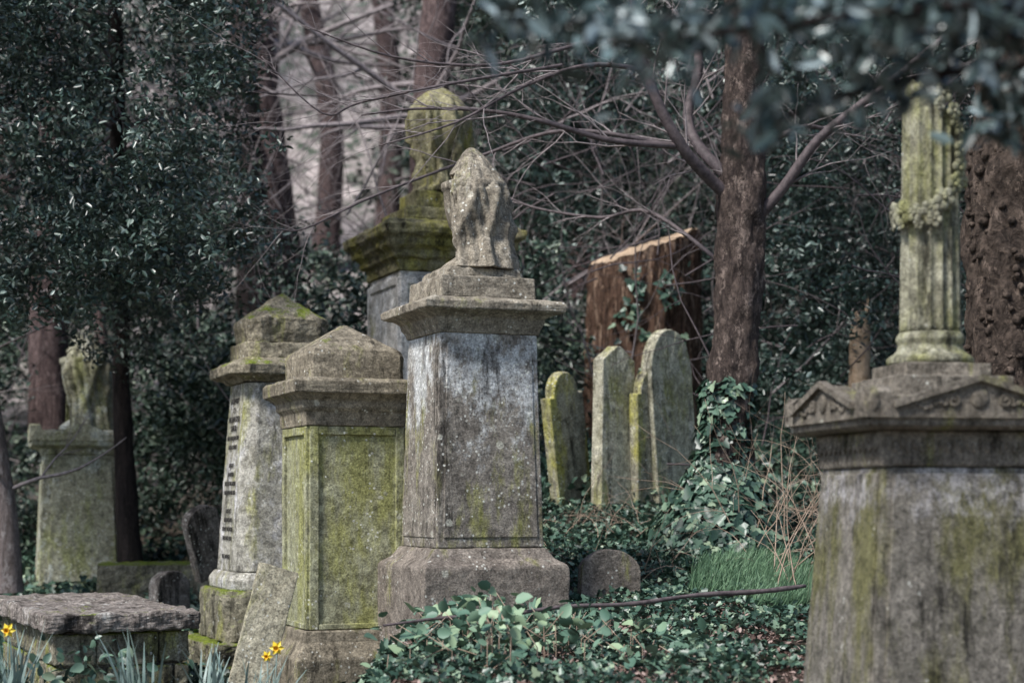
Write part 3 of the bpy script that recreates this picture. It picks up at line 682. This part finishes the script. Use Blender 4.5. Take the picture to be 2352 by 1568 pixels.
br=empty('bramble_plant'); tubes('stems',st,M_dry,br,4); leaves('leaves',[tuple(v) for v in bp],RG.uniform(.05,.11,len(bp)),L_bram,br,SH_BR,1.)
bp=[(random.gauss(-2.55,.2),random.gauss(10.2,.15),random.gauss(.52,.12)) for i in range(170)]
leaves('nettle_plant',bp,RG.uniform(.04,.09,len(bp)),L_ivy,None,SH_BR,.8)
q=scatter(2600,-1.25,-.75,9.2,11.0,0,.25); leaves('ivy_clump',q,RG.uniform(.03,.065,len(q)),L_ivy,None,SH_IVY,.7)
fb,fr=spline([pt(880,1436,9.75),pt(1020,1418,9.9),pt(1150,1412,10.0),pt(1300,1392,10.15),pt(1450,1386,10.3),pt(1600,1366,10.5),pt(1740,1358,10.65),pt(1850,1345,10.8)],[.007,.010,.012,.013,.014,.015,.015,.015],6); tubes('fallen_branch',[(fb,fr)],M_twigd,None,8,.35,9)
P=scatter(9000,1.2,2.4,11.5,13.2,0,.02,ingrass); leaves('grass',P,RG.uniform(.08,.2,len(P)),L_grass,None,SH_BL,0,axis=(.35,-.2,.85))
# daffodils
M_dafl=plain('daffodil_blade',(.13,.2,.175),(.27,.35,.32),6,.5)
def daffodil(x,y,z,n,h,flower=None):
    e=empty('daffodil_plant',(x,y,z)); P=[(random.gauss(0,.05),random.gauss(0,.05),0) for i in range(n)]
    V=[];F=[]
    for (px,py,_) in P:
        a=random.uniform(0,6.28); L=h*random.uniform(.6,1.1); bend=random.uniform(.1,.5); w=.010; b0=len(V)
        for i in range(7):
            t=i/6; rr=bend*L*t*t; zz=L*(t-.25*bend*t*t); ww=w*(1-t**3)+.001
            X=px+math.cos(a)*rr;Y=py+math.sin(a)*rr; V+=[(X-math.sin(a)*ww,Y+math.cos(a)*ww,zz),(X+math.sin(a)*ww,Y-math.cos(a)*ww,zz)]
        for i in range(6): F.append((b0+2*i,b0+2*i+1,b0+2*i+3,b0+2*i+2))
    mesh('blades',V,F,M_dafl,e,True)
    if flower:
        for (fx,fy,fz,s) in flower:
            c0=Vector((fx,fy,fz)); tubes('stem',[([Vector((fx*.3,fy*.3,0)),Vector((fx*.8,fy,fz*.7)),c0+Vector((0,.01,0))],[.004,.004,.003])],M_dafl,e,6)
            V=[];F=[]
            for i in range(6):
                a=i*math.pi/3; u=Vector((math.cos(a),0,math.sin(a))); w=Vector((-math.sin(a),0,math.cos(a))); b0=len(V)
                V+=[c0,c0+u*s*.5+w*s*.3+Vector((0,-.004,0)),c0+u*s+Vector((0,.008,0)),c0+u*s*.5-w*s*.3+Vector((0,-.004,0))]; F.append((b0,b0+1,b0+2,b0+3))
            mesh('petals',V,F,M_yel,e)
            V=[];F=[];n=12
            for r_,y_ in ((.2,0),(.22,-.4),(.25,-.7),(.36,-.8)):
                for j in range(n): a=2*math.pi*j/n; V.append((c0.x+math.cos(a)*r_*s,c0.y+y_*s,c0.z+math.sin(a)*r_*s))
            for i in range(3):
                for j in range(n): F.append((i*n+j,i*n+(j+1)%n,(i+1)*n+(j+1)%n,(i+1)*n+j))
            mesh('trumpet',V,F,M_org,e,True)
daffodil(-2.85,9.7,.25,34,.66,[(0.0,-.05,.62,.045)])
daffodil(-2.12,9.6,.25,30,.62)
daffodil(-1.72,9.7,.25,30,.55)
daffodil(-1.36,9.7,.25,14,.48,[(.03,-.05,.52,.045),(-.03,-.02,.47,.035)])
daffodil(-1.52,9.9,.25,16,.46)
# ---------------------------------------------------------------- overhanging branch at upper right (near)
ov=empty('overhanging_laurel_tree'); ob=[]
q,rr=spline([(3.6,5.4,-.1),(3.5,5.4,1.5),(3.4,5.5,3.2),(3.3,5.5,5)],[.14,.12,.1,.08],6); tubes('trunk',[(q,rr)],M_dark,ov,12)
LP=[]
def obr(P,r0,r1,dens,w):
    q,rr=spline(P,list(np.linspace(r0,r1,len(P))),10); ob.append((q,rr))
    for p in q:
        for i in range(dens): 
            LP.append((p.x+random.gauss(0,w),p.y+random.gauss(0,w*1.5),p.z+random.gauss(0,w*.8)))
obr([(3.4,5.5,3.3),(2.4,5.4,3.15),(1.6,5.3,3.10),(1.0,5.2,3.07),(.6,5.1,3.04),(.2,5.0,3.00),(-.05,4.9,2.98)],.04,.004,7,.06)
obr([(3.4,5.5,3.0),(2.4,5.3,3.02),(1.9,5.2,3.0),(1.35,5.1,3.0),(1.0,5.0,2.96)],.04,.004,11,.08)
obr([(3.4,5.5,2.97),(2.3,5.4,2.96),(1.75,5.3,2.96),(1.3,5.2,2.90),(.95,5.1,2.80),(.72,5.1,2.70)],.03,.004,6,.05)
obr([(2.4,5.3,3.1),(1.7,5.0,3.05),(1.3,4.9,3.02),(.9,4.9,2.98),(.5,4.9,2.93),(.3,4.9,2.91)],.03,.004,8,.065)
obr([(2.4,5.4,3.0),(1.8,5.5,2.98),(1.68,5.6,2.92),(1.62,5.6,2.84)],.03,.004,9,.07)
tubes('branches',ob,M_dark,ov,6); leaves('foliage',LP,RG.uniform(.05,.11,len(LP)),L_over,ov,SH_OV,.5)
# ---------------------------------------------------------------- light
w=bpy.data.worlds.new('World'); scene.world=w; w.use_nodes=True; nt=w.node_tree
EL=math.radians(52); AZ=math.radians(-135)
sk=nt.nodes.new('ShaderNodeTexSky'); sk.sky_type='NISHITA'; sk.sun_disc=False; sk.sun_elevation=EL; sk.sun_rotation=AZ
nt.links.new(sk.outputs[0],nt.nodes['Background'].inputs[0]); nt.nodes['Background'].inputs[1].default_value=.15
sl=bpy.data.lights.new('sun','SUN'); sl.energy=5.0; sl.angle=math.radians(12); sl.color=(1,.97,.925)
so=link(bpy.data.objects.new('sun',sl))
sd=Vector((math.sin(AZ)*math.cos(EL),math.cos(AZ)*math.cos(EL),math.sin(EL)))
so.rotation_euler=sd.to_track_quat('Z','Y').to_euler()
cam=bpy.data.cameras.new('camera'); co=link(bpy.data.objects.new('camera',cam)); co.location=(0,0,CAMZ); co.rotation_euler=(math.pi/2,0,0)
cam.lens=60; cam.sensor_width=36; cam.shift_y=366/2352; cam.clip_end=500; cam.dof.use_dof=True; cam.dof.focus_distance=11.5; cam.dof.aperture_fstop=1.2
scene.camera=co
scene.view_settings.view_transform='Standard'; scene.view_settings.look='None'; scene.view_settings.exposure=0
